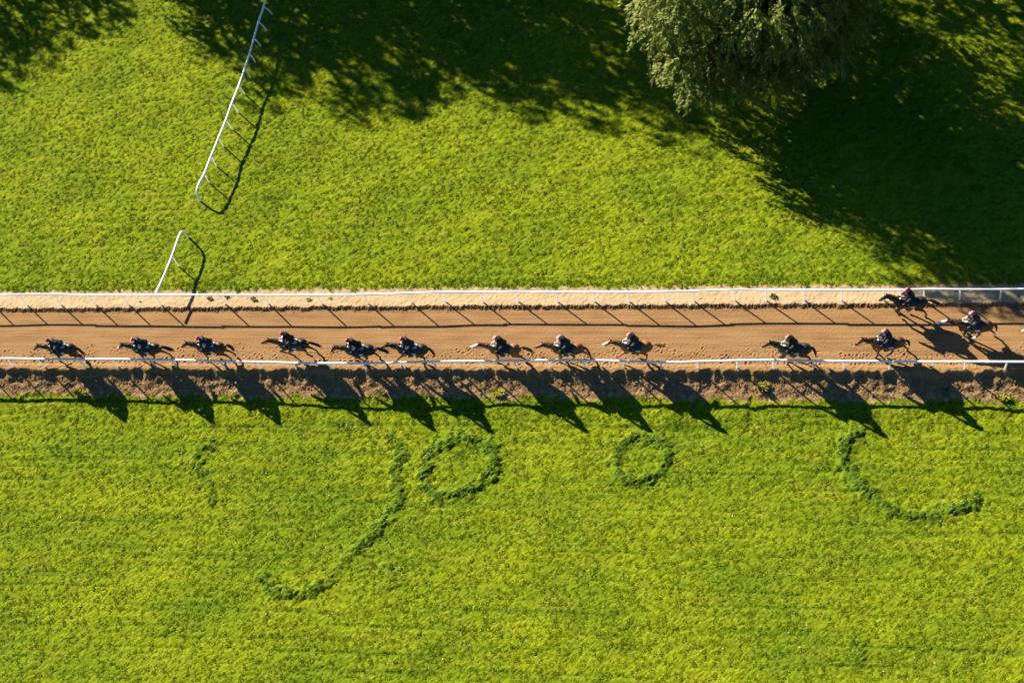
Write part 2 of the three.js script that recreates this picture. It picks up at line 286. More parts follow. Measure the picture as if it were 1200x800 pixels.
const DIAG_B = [[-17.64, -23.66], [-17.8, -22.37], [-17.96, -21.11], [-18.1, -19.88], [-18.18, -18.65], [-18.28, -17.31], [-18.43, -15.93], [-18.59, -14.68], [-18.87, -13.37], [-19.06, -11.94], [-19.27, -10.75]];
for (let k = 1; k < 7; k++) { DIAG_T.unshift([-17.89 + 0.07 * k, -23.47 - 1.25 * k]); DIAG_B.unshift([-17.64 + 0.07 * k, -23.66 - 1.25 * k]); }
const gy = 0.13;
runningRail('curving white running rail ending in a turned-down end on the upper meadow', DIAG_T, DIAG_B, () => 1.16, 0.058, 6, { bent: true, line: [...DIAG_T.map(([x, z]) => [x, 1.16, z]), [-19.36, 1.16, -10.05], [-19.43, 1.12, -9.74], [-19.49, 0.98, -9.55], [-19.53, 0.6, -9.46], [-19.55, gy - 0.1, -9.42]] });
runningRail('short white rail joining the long rail, hooped down onto the upper meadow', [[-20.34, -2.62], [-19.96, -4.95]], [[-20.34, -2.75], [-19.94, -4.93]], () => 1.13, 0.058, 2, { bent: true, skip: (i) => i === 0, line: [[-20.4, 1.13, -2.5], [-20.18, 1.13, -3.6], [-19.98, 1.13, -4.95], [-19.87, 1.13, -6.1], [-19.83, 1.1, -6.5], [-19.8, 0.98, -6.74], [-19.78, 0.6, -6.88], [-19.77, gy - 0.1, -6.92]] });

// ---------------------------------------------------------------- trees
const bark = new THREE.MeshStandardMaterial({ color: new THREE.Color().setRGB(0.10, 0.078, 0.055), roughness: 0.95 });
const leafMat = new THREE.MeshPhysicalMaterial({ vertexColors: true, roughness: 0.62, side: THREE.DoubleSide, transmission: 0.6, thickness: 0, specularIntensity: 0.2 });
function tree(name, label, x, z, o) {
  const g = thing(name, label, 'tree', [x, ground(x, z), z], 'broadleaved trees along the top of the meadow'), r = rng(o.seed), gr = () => (r() + r() + r() - 1.5) * 0.82;
  const H = o.H, R = o.R, base = o.base, hc = (H + base) / 2, V = (H - base) / 2, wood = [], clumps = [];
  const tr = 0.028 * H;
  wood.push(tube([[0, -0.3, 0], [0.02, 0.4, 0], [0.05, H * 0.2, 0.05], [-0.05, H * 0.45, 0.1], [0.1, H * 0.72, 0], [0, H * 0.92, 0]], [tr * 1.5, tr * 1.1, tr * 0.9, tr * 0.6, tr * 0.3, 0.03], 12));
  const N = o.clumps; let tries = 0;
  while (clumps.length < N && tries++ < N * 30) {
    const th = r() * 6.283, u = r() * 2 - 1, q = Math.pow(r(), 0.28), c = Math.sqrt(1 - u * u), bulge = 0.82 + 0.28 * n3(Math.cos(th) * c * 1.4 + o.seed, u * 1.4, Math.sin(th) * c * 1.4);
    const p = [Math.cos(th) * c * R * q * bulge, hc + u * V * q * bulge, Math.sin(th) * c * R * q * bulge];
    if (o.reject && o.reject(p)) continue;
    if (clumps.some((k) => Math.hypot(k[0] - p[0], k[1] - p[1], k[2] - p[2]) < o.gap)) continue;
    clumps.push(p);
  }
  for (const [lx, ly, lz, lr] of o.lobes || []) {    // rounded boughs, leafy on their outside
    const m = Math.round(7 * lr * lr);
    for (let q = 0; q < m; q++) { const u = 1 - 2 * (q + 0.5) / m, a = q * 2.39996 + r(), c = Math.sqrt(1 - u * u), k = lr * (0.72 + 0.3 * r()); const p = [lx + Math.cos(a) * c * k, ly + u * k * 0.85, lz + Math.sin(a) * c * k]; if (p[1] < 1 || o.lobes.some(([ax, ay, az, ar]) => Math.hypot(p[0] - ax, p[1] - ay, p[2] - az) < ar * 0.6)) continue; clumps.push(p); }
  }
  clumps.forEach((p, i) => {
    if (i % 3 && i > 24) return;
    const s = Math.min(H * 0.8, Math.max(H * 0.18, p[1] - 0.45 * Math.hypot(p[0], p[2]))), m = [p[0] * 0.5, lerp(s, p[1], 0.55) + 0.3, p[2] * 0.5];
    wood.push(tube([[0, s, 0.04], [m[0] * 0.5, lerp(s, m[1], 0.6), m[2] * 0.5], m, p], [tr * 0.42, tr * 0.3, tr * 0.2, 0.025], 6));
  });
  mesh('trunk', mergeGeometries(wood), bark, g);
  const per = Math.round(o.leaves / clumps.length), n = per * clumps.length, pos = new Float32Array(n * 12), col = new Float32Array(n * 12), idx = new Uint32Array(n * 6);
  let k = 0;
  const d = new THREE.Vector3(), sd = new THREE.Vector3(), nn = new THREE.Vector3();
  clumps.forEach((p, ci) => {
    const cr = o.clumpR * (0.75 + 0.5 * r()), tone = 0.8 + 0.4 * r(), yellow = r() < 0.1 ? 0.6 : r() * 0.25, sprays = Math.max(6, Math.round(per / 16));
    const S = []; for (let i = 0; i < sprays; i++) { const a = r() * 6.283, u = r() * 1.7 - 0.7, c = Math.sqrt(Math.max(0, 1 - u * u)), q = cr * Math.pow(r(), 0.4); S.push([p[0] + Math.cos(a) * c * q, p[1] + u * q * 0.75, p[2] + Math.sin(a) * c * q, a]); }
    for (let i = 0; i < per; i++) {
      const s = S[i % sprays], t = Math.floor(i / sprays) / 16;
      const lx = s[0] + Math.cos(s[3]) * t * 0.5 + gr() * 0.11, ly = s[1] - t * t * 0.75 * o.droop + gr() * 0.09, lz = s[2] + Math.sin(s[3]) * t * 0.5 + gr() * 0.11;
      d.set(Math.cos(s[3]) + gr() * 1.4, -0.75 * o.droop + gr() * 0.7, Math.sin(s[3]) + gr() * 1.4).normalize();
      sd.set(d.z + gr() * 0.7, gr() * 0.6, -d.x + gr() * 0.7); sd.addScaledVector(d, -sd.dot(d)).normalize(); nn.crossVectors(d, sd);
      const L = o.leaf * (0.7 + 0.6 * r()), W = L * 0.24, b = k * 12;
      pos.set([lx, ly, lz, lx + d.x * L * 0.45 + sd.x * W + nn.x * W * 0.3, ly + d.y * L * 0.45 + sd.y * W + nn.y * W * 0.3, lz + d.z * L * 0.45 + sd.z * W + nn.z * W * 0.3, lx + d.x * L, ly + d.y * L, lz + d.z * L, lx + d.x * L * 0.45 - sd.x * W + nn.x * W * 0.3, ly + d.y * L * 0.45 - sd.y * W + nn.y * W * 0.3, lz + d.z * L * 0.45 - sd.z * W + nn.z * W * 0.3], b);
      const v = tone * (0.75 + 0.5 * r()), y = r() < 0.012 ? 1 : yellow * r(), c = mix3([0.185 * v, 0.235 * v, 0.03 * v], [0.19 * v, 0.15 * v, 0.02 * v], y);
      for (let q = 0; q < 4; q++) col.set(c, b + q * 3);
      idx.set([k * 4, k * 4 + 1, k * 4 + 2, k * 4, k * 4 + 2, k * 4 + 3], k * 6); k++;
    }
  });
  const cg = new THREE.BufferGeometry(); cg.setAttribute('position', new THREE.BufferAttribute(pos, 3)); cg.setAttribute('color', new THREE.BufferAttribute(col, 3)); cg.setIndex(new THREE.BufferAttribute(idx, 1)); cg.computeVertexNormals();
  mesh('crown', cg, leafMat, g);
  return g;
}
tree('ash_tree', 'broad pale green tree with drooping sprays and a full low crown', 12.2, -19.1, { seed: 31, H: 15, R: 6, base: 3, clumps: 46, gap: 1.2, leaves: 130000, clumpR: 0.8, leaf: 0.235, droop: 1, lobes: [
  [-3.6, 6.4, 2.2, 2.2], [-1.9, 4.6, 4.2, 2.2], [-3.1, 3.4, 2.8, 1.4], [0.9, 4.4, 4.0, 2.1], [3.4, 5.2, 3.2, 2.1], [4.6, 6.8, 0.6, 2.4], [-4.4, 7.4, -1.6, 2.4], [2.4, 4.2, 2.6, 1.9], [-0.6, 3.9, 2.2, 1.8], [4.4, 5.0, 1.6, 1.9], [-3.6, 6.2, -4.4, 2.6], [0.4, 6.0, -5.4, 2.6], [4.2, 6.6, -3.6, 2.6],
  [-2.6, 9.4, 2.6, 2.9], [1.6, 8.6, 3.8, 2.8], [3.4, 10.4, 1.0, 2.9], [-3.0, 11.0, -1.6, 2.9], [0.6, 11.4, -2.8, 2.9], [-0.2, 12.8, 0, 2.2], [0, 7.5, 0.5, 2.8]] });
const other = (label, x, z, H, R, seed, n = 48, leaves = 17000) => tree('lime_tree', label, x, z, { seed, H, R, base: H * 0.2, clumps: n, gap: 1.3, leaves, clumpR: 1.35, leaf: 0.3, droop: 0.8 });
other('tree beyond the meadow, behind the broad pale tree', 5.5, -33, 13.5, 5.6, 41, 60, 20000);
other('tall tree beyond the meadow shading the grass above the gallop bend', 18.5, -30, 15.5, 6.2, 42, 74, 28000);
other('tree at the meadow top, throwing the shade nearest the broad pale tree', -8, -31, 15.5, 5.3, 43, 58, 22000);
other('tree at the meadow top, throwing the shade reaching lowest mid meadow', -14.5, -32, 14.5, 5, 44);
other('tree at the meadow top, second from the curving rail', -21.5, -33, 15.2, 5, 45, 52, 20000);
other('tree at the meadow top beside the curving rail, casting shade over it', -30.2, -33.4, 15.5, 5.4, 46, 58, 24000);
other('tree standing apart, past the gap in the shade of the meadow top', -50, -35, 13, 5, 47);
other('outlying tree past the curving rail at the far meadow corner', -44, -37, 11.5, 4.2, 48);

// ---------------------------------------------------------------- bodies: smooth union of tapered bones, meshed with surface nets
function netMesh(bones, cell) {
  const lo = [1e9, 1e9, 1e9], hi = [-1e9, -1e9, -1e9];
  for (const b of bones) for (const [p, r] of [[b.a, b.ra], [b.b, b.rb]]) for (let i = 0; i < 3; i++) { lo[i] = Math.min(lo[i], p[i] - r - 0.05); hi[i] = Math.max(hi[i], p[i] + r + 0.05); }
  const n = [0, 1, 2].map((i) => Math.ceil((hi[i] - lo[i]) / cell) + 2), [nx, ny, nz] = n, F = new Float32Array(nx * ny * nz).fill(1);
  const at = (i, j, k) => (k * ny + j) * nx + i;
  for (const b of bones) {      // each bone only touches the cells round it
    const R = Math.max(b.ra, b.rb) + b.k + cell * 2, l = [0, 1, 2].map((i) => Math.max(0, Math.floor((Math.min(b.a[i], b.b[i]) - R - lo[i]) / cell))), h = [0, 1, 2].map((i) => Math.min(n[i] - 1, Math.ceil((Math.max(b.a[i], b.b[i]) + R - lo[i]) / cell)));
    const dx = b.b[0] - b.a[0], dy = b.b[1] - b.a[1], dz = b.b[2] - b.a[2], dd = dx * dx + dy * dy + dz * dz + 1e-9;
    for (let k = l[2]; k <= h[2]; k++) for (let j = l[1]; j <= h[1]; j++) for (let i = l[0]; i <= h[0]; i++) {
      const x = lo[0] + i * cell - b.a[0], y = lo[1] + j * cell - b.a[1], z = lo[2] + k * cell - b.a[2], t = clamp((x * dx + y * dy + z * dz) / dd);
      const d = Math.hypot(x - dx * t, y - dy * t, (z - dz * t) / b.zs) - lerp(b.ra, b.rb, t), o = at(i, j, k), f = F[o], q = Math.max(b.k - Math.abs(f - d), 0) / b.k;
      F[o] = Math.min(f, d) - q * q * b.k * 0.25;
    }
  }
  const V = new Int32Array(F.length).fill(-1), pos = [], idx = [];
  for (let k = 0; k < nz - 1; k++) for (let j = 0; j < ny - 1; j++) for (let i = 0; i < nx - 1; i++) {
    let c = 0, sx = 0, sy = 0, sz = 0;
    for (let e = 0; e < 12; e++) {
      const ax = e >> 2, u = e & 1, v = (e >> 1) & 1, A = [i, j, k], B = [i, j, k]; A[(ax + 1) % 3] += u; A[(ax + 2) % 3] += v; B[(ax + 1) % 3] += u; B[(ax + 2) % 3] += v; B[ax] += 1;
      const fa = F[at(...A)], fb = F[at(...B)];
      if ((fa < 0) !== (fb < 0)) { const t = fa / (fa - fb); sx += A[0] + (B[0] - A[0]) * t; sy += A[1] + (B[1] - A[1]) * t; sz += A[2] + (B[2] - A[2]) * t; c++; }
    }
    if (c) { V[at(i, j, k)] = pos.length / 3; pos.push(lo[0] + sx / c * cell, lo[1] + sy / c * cell, lo[2] + sz / c * cell); }
  }
  for (let k = 1; k < nz - 1; k++) for (let j = 1; j < ny - 1; j++) for (let i = 1; i < nx - 1; i++) for (let ax = 0; ax < 3; ax++) {
    const B = [i, j, k]; B[ax] += 1; const fa = F[at(i, j, k)], fb = F[at(...B)]; if ((fa < 0) === (fb < 0)) continue;
    const u = [0, 0, 0], v = [0, 0, 0]; u[(ax + 1) % 3] = 1; v[(ax + 2) % 3] = 1;
    const q = [V[at(i, j, k)], V[at(i - u[0], j - u[1], k - u[2])], V[at(i - u[0] - v[0], j - u[1] - v[1], k - u[2] - v[2])], V[at(i - v[0], j - v[1], k - v[2])]];
    if (fa < 0) idx.push(q[0], q[1], q[2], q[0], q[2], q[3]); else idx.push(q[0], q[2], q[1], q[0], q[3], q[2]);
  }
  const g = new THREE.BufferGeometry(); g.setAttribute('position', new THREE.Float32BufferAttribute(pos, 3)); g.setIndex(idx); g.computeVertexNormals(); return g;
}
// bone between two [forward, up, side] points; forward is -x
const bone = (a, ra, b, rb, zs = 1, k = 0.05) => ({ a: [-a[0], a[1], a[2]], ra, b: [-b[0], b[1], b[2]], rb, zs, k });
const rad = Math.PI / 180;
const step = (p, len, deg, dz = 0) => [p[0] + Math.sin(deg * rad) * len, p[1] - Math.cos(deg * rad) * len, p[2] + dz];
// leg attitudes: degrees forward of straight down for each segment
const FORE = { stand: [6, 2, 32], fold: [52, -52, -85], reach: [42, 34, 45], trail: [-24, -36, -5], lift: [30, -25, -30] };
const HIND = { stand: [38, -34, 6, 32], push: [8, -58, -34, -5], under: [58, -14, 30, 42], swing: [48, -62, 2, -45], back: [20, -52, -22, 10] };
const GAITS = [
  { fl: 'stand', fr: 'fold', hl: 'push', hr: 'swing' }, { fl: 'reach', fr: 'trail', hl: 'stand', hr: 'under' }, { fl: 'fold', fr: 'stand', hl: 'swing', hr: 'push' },
  { fl: 'trail', fr: 'stand', hl: 'under', hr: 'back' }, { fl: 'lift', fr: 'stand', hl: 'back', hr: 'under' }, { fl: 'stand', fr: 'lift', hl: 'under', hr: 'push' }, { fl: 'stand', fr: 'trail', hl: 'back', hr: 'push' },
];
function horseBones(c) {
  const B = [], G = GAITS[c.gait], hooves = [];
  B.push(bone([0.44, 1.17, 0], 0.31, [0.05, 1.16, 0], 0.36, 0.8, 0.08), bone([0.05, 1.16, 0], 0.36, [-0.36, 1.21, 0], 0.325, 0.82, 0.08), bone([-0.36, 1.23, 0], 0.315, [-0.6, 1.27, 0], 0.3, 0.88, 0.08), bone([-0.58, 1.27, 0], 0.27, [-0.76, 1.19, 0], 0.19, 0.95, 0.08));
  B.push(bone([0.34, 1.46, 0], 0.12, [-0.05, 1.42, 0], 0.11, 0.6, 0.1));
  const na = c.neck * rad, n0 = [0.44, 1.32, 0], nl = 0.84, poll = [n0[0] + Math.cos(na) * nl, n0[1] + Math.sin(na) * nl, 0], nm = [lerp(n0[0], poll[0], 0.5), lerp(n0[1], poll[1], 0.5) + 0.02, 0];
  B.push(bone(n0, 0.265, nm, 0.185, 0.62, 0.1), bone(nm, 0.185, poll, 0.115, 0.62, 0.06), bone([0.5, 1.2, 0], 0.2, [0.56, 1.1, 0], 0.15, 0.9, 0.08));
  const ha = c.head * rad, hd = [Math.cos(ha), -Math.sin(ha)], hp = (t, o = 0, z = 0) => [poll[0] + hd[0] * t + Math.sin(ha) * -o * -1 * -1, poll[1] + hd[1] * t - Math.cos(ha) * o, z];
  B.push(bone(hp(0.0), 0.105, hp(0.24, 0.02), 0.095, 0.72, 0.05), bone(hp(0.24, 0.02), 0.09, hp(0.52, 0.02), 0.06, 0.8, 0.03), bone(hp(0.06, 0.09), 0.085, hp(0.2, 0.08), 0.075, 0.62, 0.03), bone(hp(0.48, 0.035), 0.05, hp(0.55, 0.045), 0.04, 0.9, 0.02));
  for (const s of [-1, 1]) { const e = [poll[0] - 0.02, poll[1] + 0.075, s * 0.05], t = [e[0] + (c.ears ?? 0.06), e[1] + 0.145, s * 0.075]; B.push(bone(e, 0.034, [lerp(e[0], t[0], 0.5), lerp(e[1], t[1], 0.5), s * 0.065], 0.032, 0.7, 0.02), bone([lerp(e[0], t[0], 0.5), lerp(e[1], t[1], 0.5), s * 0.065], 0.032, t, 0.008, 0.7, 0.01)); }
  for (const [s, f, h] of [[1, G.fl, G.hl], [-1, G.fr, G.hr]]) {
    const A = FORE[f], z = s * 0.16, sway = A[0] * 0.0022, el = [0.34 + sway, 0.94, z], kn = step(el, 0.42, A[0], -s * 0.03), fe = step(kn, 0.3, A[1]), ho = step(fe, 0.13, A[2]), to = step(ho, 0.05, A[2] + 25);
    B.push(bone([0.36, 1.28, s * 0.11], 0.17, el, 0.105, 0.8, 0.07), bone(el, 0.098, kn, 0.056, 0.9, 0.04), bone(kn, 0.056, step(kn, 0.08, A[1]), 0.04, 1, 0.02), bone(kn, 0.045, fe, 0.039, 1, 0.02), bone(fe, 0.047, ho, 0.04, 1, 0.02), bone(ho, 0.045, to, 0.058, 1, 0.01)); hooves.push(to);
    const K = HIND[h], hip = [-0.56, 1.22, s * 0.12], st = step(hip, 0.4, K[0], s * 0.03), hk = step(st, 0.45, K[1], -s * 0.02), hf = step(hk, 0.38, K[2]), hh = step(hf, 0.13, K[3]), ht = step(hh, 0.05, K[3] + 25);
    B.push(bone(hip, 0.215, st, 0.15, 0.75, 0.07), bone([-0.72, 1.14, s * 0.11], 0.15, [lerp(st[0], hk[0], 0.45) - 0.03, lerp(st[1], hk[1], 0.45), s * 0.13], 0.08, 0.8, 0.06), bone(st, 0.135, hk, 0.06, 0.85, 0.04), bone(hk, 0.062, step(hk, 0.1, K[2]), 0.046, 0.9, 0.02), bone(hk, 0.051, hf, 0.042, 1, 0.02), bone(hf, 0.049, hh, 0.042, 1, 0.02), bone(hh, 0.046, ht, 0.06, 1, 0.01)); hooves.push(ht);
  }
  return { B, poll, hp, na, n0, nm, hooves, low: Math.min(...hooves.map((h) => h[1] - 0.058)) };
}
const hairBlack = [0.011, 0.009, 0.008];
const coatMat = new THREE.MeshPhysicalMaterial({ vertexColors: true, roughness: 0.42, specularIntensity: 0.55 });
const hairMat = new THREE.MeshPhysicalMaterial({ vertexColors: true, roughness: 0.6, specularIntensity: 0.4 });
const leather = std([0.03, 0.018, 0.011], 0.5), clothNavy = std([0.012, 0.016, 0.03], 0.85), clothWhite = std([0.62, 0.6, 0.56], 0.9), steel = std([0.5, 0.5, 0.5], 0.3, { metalness: 1 }), eyeMat = std([0.008, 0.006, 0.005], 0.1);
const TAILS = {
  hang: [[-0.88, 1.36], [-0.98, 1.3], [-1.06, 1.1], [-1.12, 0.85], [-1.17, 0.55]], stream: [[-0.86, 1.38], [-1.0, 1.4], [-1.2, 1.3], [-1.42, 1.12], [-1.62, 0.92]],
  arch: [[-0.86, 1.38], [-1.0, 1.46], [-1.18, 1.4], [-1.3, 1.18], [-1.34, 0.85]], level: [[-0.86, 1.38], [-1.0, 1.4], [-1.18, 1.36], [-1.38, 1.28], [-1.6, 1.26]], short: [[-0.87, 1.36], [-0.98, 1.33], [-1.07, 1.18], [-1.12, 0.98], [-1.13, 0.8]],
};
function horse(c, i) {
  const S = horseBones(c), g = thing('horse', c.label, 'horse', [c.x, ground(c.x, c.z) * 0.3 - S.low * 1, c.z], 'horses galloping along the sand track');
  g.rotation.y = (c.yaw || 0) * rad;
  const rr = rng(700 + i), coat = c.coat, dark = c.points || hairBlack, ns = i * 9.7;
  const G = netMesh(S.B, 0.024);
  const hv = S.hooves;
  paint(G, (x, y, z) => {
    const u = -x, n = n3(x * 3 + ns, y * 3, z * 3), legs = smooth(0.62, 0.42, y + 0.05 * n);
    let col = mix3(coat, coat.map((v) => v * 0.72), clamp(0.5 + 0.5 * n) * 0.6);
    col = mix3(col, dark, legs * (c.pointed ?? 0.9));
    const along = (u - S.poll[0]) * Math.cos(c.head * rad) - (y - S.poll[1]) * Math.sin(c.head * rad);
    if (u > S.poll[0] - 0.02 && along > 0.02) {
      if (along > 0.42) col = mix3(col, dark, 0.6);
      const front = (y - S.poll[1]) * Math.cos(c.head * rad) + (u - S.poll[0]) * Math.sin(c.head * rad);
      if (c.blaze && front > (c.blaze > 1 ? -0.05 : 0.02) && Math.abs(z) < 0.035 * c.blaze + (along > 0.35 ? 0.03 : 0) && along > 0.08) col = [0.62, 0.58, 0.52];
    }
    if (c.socks) for (let q = 0; q < 4; q++) if (c.socks[q] && Math.hypot(u - hv[q][0], y - hv[q][1], z - hv[q][2]) < 0.26) col = [0.6, 0.56, 0.5];
    for (const h of hv) if (Math.hypot(u - h[0], y - h[1], z - h[2]) < 0.072) col = [0.035, 0.028, 0.022];
    return col;
  });
  mesh('body', G, coatMat, g);
  // mane: short locks along the crest
  const locks = [];
  for (let k = 0; k < 22; k++) { const t = k / 21, x = lerp(0.3, S.poll[0] + 0.02, t), y = (t < 0.5 ? lerp(S.n0[1] + 0.22, S.nm[1] + 0.15, t * 2) : lerp(S.nm[1] + 0.15, S.poll[1] + 0.085, t * 2 - 1)), s = rr() < 0.7 ? -1 : 1; locks.push(tube([[-x, y + 0.015, 0], [-x + 0.03, y + 0.02, s * 0.05], [-x + 0.07 + rr() * 0.04, y - 0.05, s * 0.1], [-x + 0.09 + rr() * 0.05, y - 0.12 - rr() * 0.05, s * 0.11]], [0.035, 0.035, 0.025, 0.006], 5)); }
  const mane = mergeGeometries(locks); mesh('mane', paint(mane, () => (c.hair || hairBlack)), hairMat, g);
  const strands = [], tl = TAILS[c.tail];
  for (let k = 0; k < 16; k++) { const oz = (rr() - 0.5) * 0.12, oy = (rr() - 0.5) * 0.1, L = 0.82 + rr() * 0.24; strands.push(tube(new THREE.CatmullRomCurve3(tl.map((p, q) => { const e = q / 4; return new THREE.Vector3(-lerp(tl[0][0], p[0], lerp(1, L, e)) + oy * e * 0.6, lerp(tl[0][1], p[1], lerp(1, L, e)) + oy * e * 1.3, oz * Math.sqrt(e) * 1.3); })).getPoints(8).map((v) => v.toArray()), [0.03, 0.034, 0.036, 0.038, 0.038, 0.034, 0.028, 0.018, 0.005], 5)); }
  mesh('tail', paint(mergeGeometries(strands), (x, y, z) => mix3(c.hair || hairBlack, coat, 0.12 + 0.15 * n2(x * 20, y * 20))), hairMat, g);
  for (const s of [-1, 1]) { const e = new THREE.SphereGeometry(0.022, 10, 8); e.translate(-S.hp(0.14, -0.02)[0], S.hp(0.14, -0.02)[1], s * 0.075); mesh('eye', e, eyeMat, g); }
  // tack
  const hoop = (u0, y0, a, b, lean, r, t0 = 0, t1 = 6.283) => { const p = []; for (let k = 0; k <= 20; k++) { const t = lerp(t0, t1, k / 20); p.push([-u0 + Math.sin(lean) * b * Math.cos(t), y0 + Math.cos(lean) * b * Math.cos(t), a * Math.sin(t)]); } return tube(p, r, 6); };
  const nb = S.hp(0.36, 0.02), hb = S.hp(0.03, 0.03), br = [hoop(nb[0], nb[1], 0.068, 0.09, c.head * rad * 0.9, 0.011), hoop(hb[0], hb[1], 0.085, 0.14, c.head * rad * 0.5, 0.011)];
  for (const s of [-1, 1]) br.push(tube([[-hb[0], hb[1], s * 0.085], [-nb[0] + 0.01, nb[1], s * 0.07], [-S.hp(0.44, 0.06)[0], S.hp(0.44, 0.06)[1], s * 0.055]], 0.011, 6));
  const bridle = mesh('bridle', mergeGeometries(br), leather, g), bit = S.hp(0.44, 0.06), hand = c.hands;
  for (const s of [-1, 1]) mesh('rein', tube([[-bit[0], bit[1], s * 0.06], [-lerp(bit[0], hand[0], 0.5), lerp(bit[1], hand[1], 0.5) - 0.05, s * 0.13], [-hand[0] - 0.02, hand[1], s * 0.07]], 0.011, 5), leather, bridle);
  // saddle cloth laid over the barrel, from the withers to the loins
  const clothSheet = (u0, u1, t0, t1, lift) => {
    const pos = [], idx = [], nu = 10, nt = 16;
    for (let a = 0; a <= nu; a++) for (let b = 0; b <= nt; b++) { const u = lerp(u0, u1, a / nu), t = lerp(t0, t1, b / nt), cy = lerp(1.16, 1.22, clamp((0.1 - u) / 0.5)), ry = lerp(0.36, 0.34, clamp((0.1 - u) / 0.5)) + lift + 0.07 * Math.exp(-Math.pow(Math.abs(t) / 0.45, 2)) * smooth(-0.5, 0.2, u), rz = ry * 0.86; pos.push(-u, cy + Math.cos(t) * ry, Math.sin(t) * rz); }
    for (let a = 0; a < nu; a++) for (let b = 0; b < nt; b++) { const p = a * (nt + 1) + b, q = p + nt + 1; idx.push(p, p + 1, q, q, p + 1, q + 1); }
    const m = new THREE.BufferGeometry(); m.setAttribute('position', new THREE.Float32BufferAttribute(pos, 3)); m.setIndex(idx); m.computeVertexNormals(); return m;
  };
  const pad = mesh('saddle_cloth', clothSheet(0.28, -0.38, -1.5, 1.5, 0.012), c.cream ? clothWhite : clothNavy, g);
  if (c.cream) for (const [a, b] of [[0.5, 1.5], [-1.5, -0.5]]) mesh('side_panel', clothSheet(0.285, -0.385, a, b, 0.02), clothNavy, pad);
  for (const [a, b] of [[1.3, 1.66], [-1.66, -1.3]]) mesh('cloth_trim', clothSheet(-0.02, -0.3, a, b, 0.026), clothWhite, pad);
  const saddle = mesh('saddle', mergeGeometries([netMesh([bone([0.16, 1.6, 0], 0.05, [-0.2, 1.58, 0], 0.05, 2.2, 0.03), bone([0.2, 1.64, 0], 0.03, [0.12, 1.6, 0], 0.04, 2, 0.03), bone([-0.2, 1.6, 0], 0.04, [-0.26, 1.63, 0], 0.03, 3, 0.03)], 0.02), clothSheet(0.22, -0.02, 0.45, 1.15, 0.034), clothSheet(0.22, -0.02, -1.15, -0.45, 0.034)]), leather, g);
  mesh('girth', clothSheet(0.14, 0.04, 1.45, 4.83, 0.016), leather, saddle);
  for (const s of [-1, 1]) { mesh('stirrup', mergeGeometries([tube([[-0.06, 1.5, s * 0.3], [-0.02, 1.22, s * 0.37]], 0.012, 5), hoop(0.0, 1.13, 0.06, 0.08, 0.2, 0.008).translate(0, 0, s * 0.37)]), steel, saddle); }
  return g;
}
// ---------------------------------------------------------------- riders
const jacketMat = new THREE.MeshPhysicalMaterial({ vertexColors: true, roughness: 0.75, specularIntensity: 0.4 });
const skin = [0.42, 0.24, 0.16];
const bootTan = std([0.16, 0.095, 0.045], 0.55);
function handBones(w, dir, s) {      // closed on the rein: palm, four unequal curled fingers, thumb off the side
  const L = [], q = (a, b, z) => [w[0] + a, w[1] + b, w[2] + z * s];
  L.push(bone(w, 0.026, q(0.075, -0.012, 0), 0.036, 0.75, 0.015));
  [[0.028, 0.95], [0.01, 1.05], [-0.009, 1], [-0.027, 0.82]].forEach(([o, l]) => { L.push(bone(q(0.085, o, 0.004), 0.0095, q(0.085 + 0.035 * l, o - 0.004, -0.012), 0.009, 1, 0.006), bone(q(0.085 + 0.035 * l, o - 0.004, -0.012), 0.009, q(0.088 + 0.018 * l, o - 0.008, -0.038), 0.0085, 1, 0.005), bone(q(0.088 + 0.018 * l, o - 0.008, -0.038), 0.0085, q(0.066, o - 0.008, -0.036), 0.008, 1, 0.005)); });
  L.push(bone(q(0.03, 0.028, -0.006), 0.012, q(0.066, 0.044, -0.02), 0.0105, 1, 0.008), bone(q(0.066, 0.044, -0.02), 0.0105, q(0.092, 0.036, -0.034), 0.009, 1, 0.005));
  return L;
}
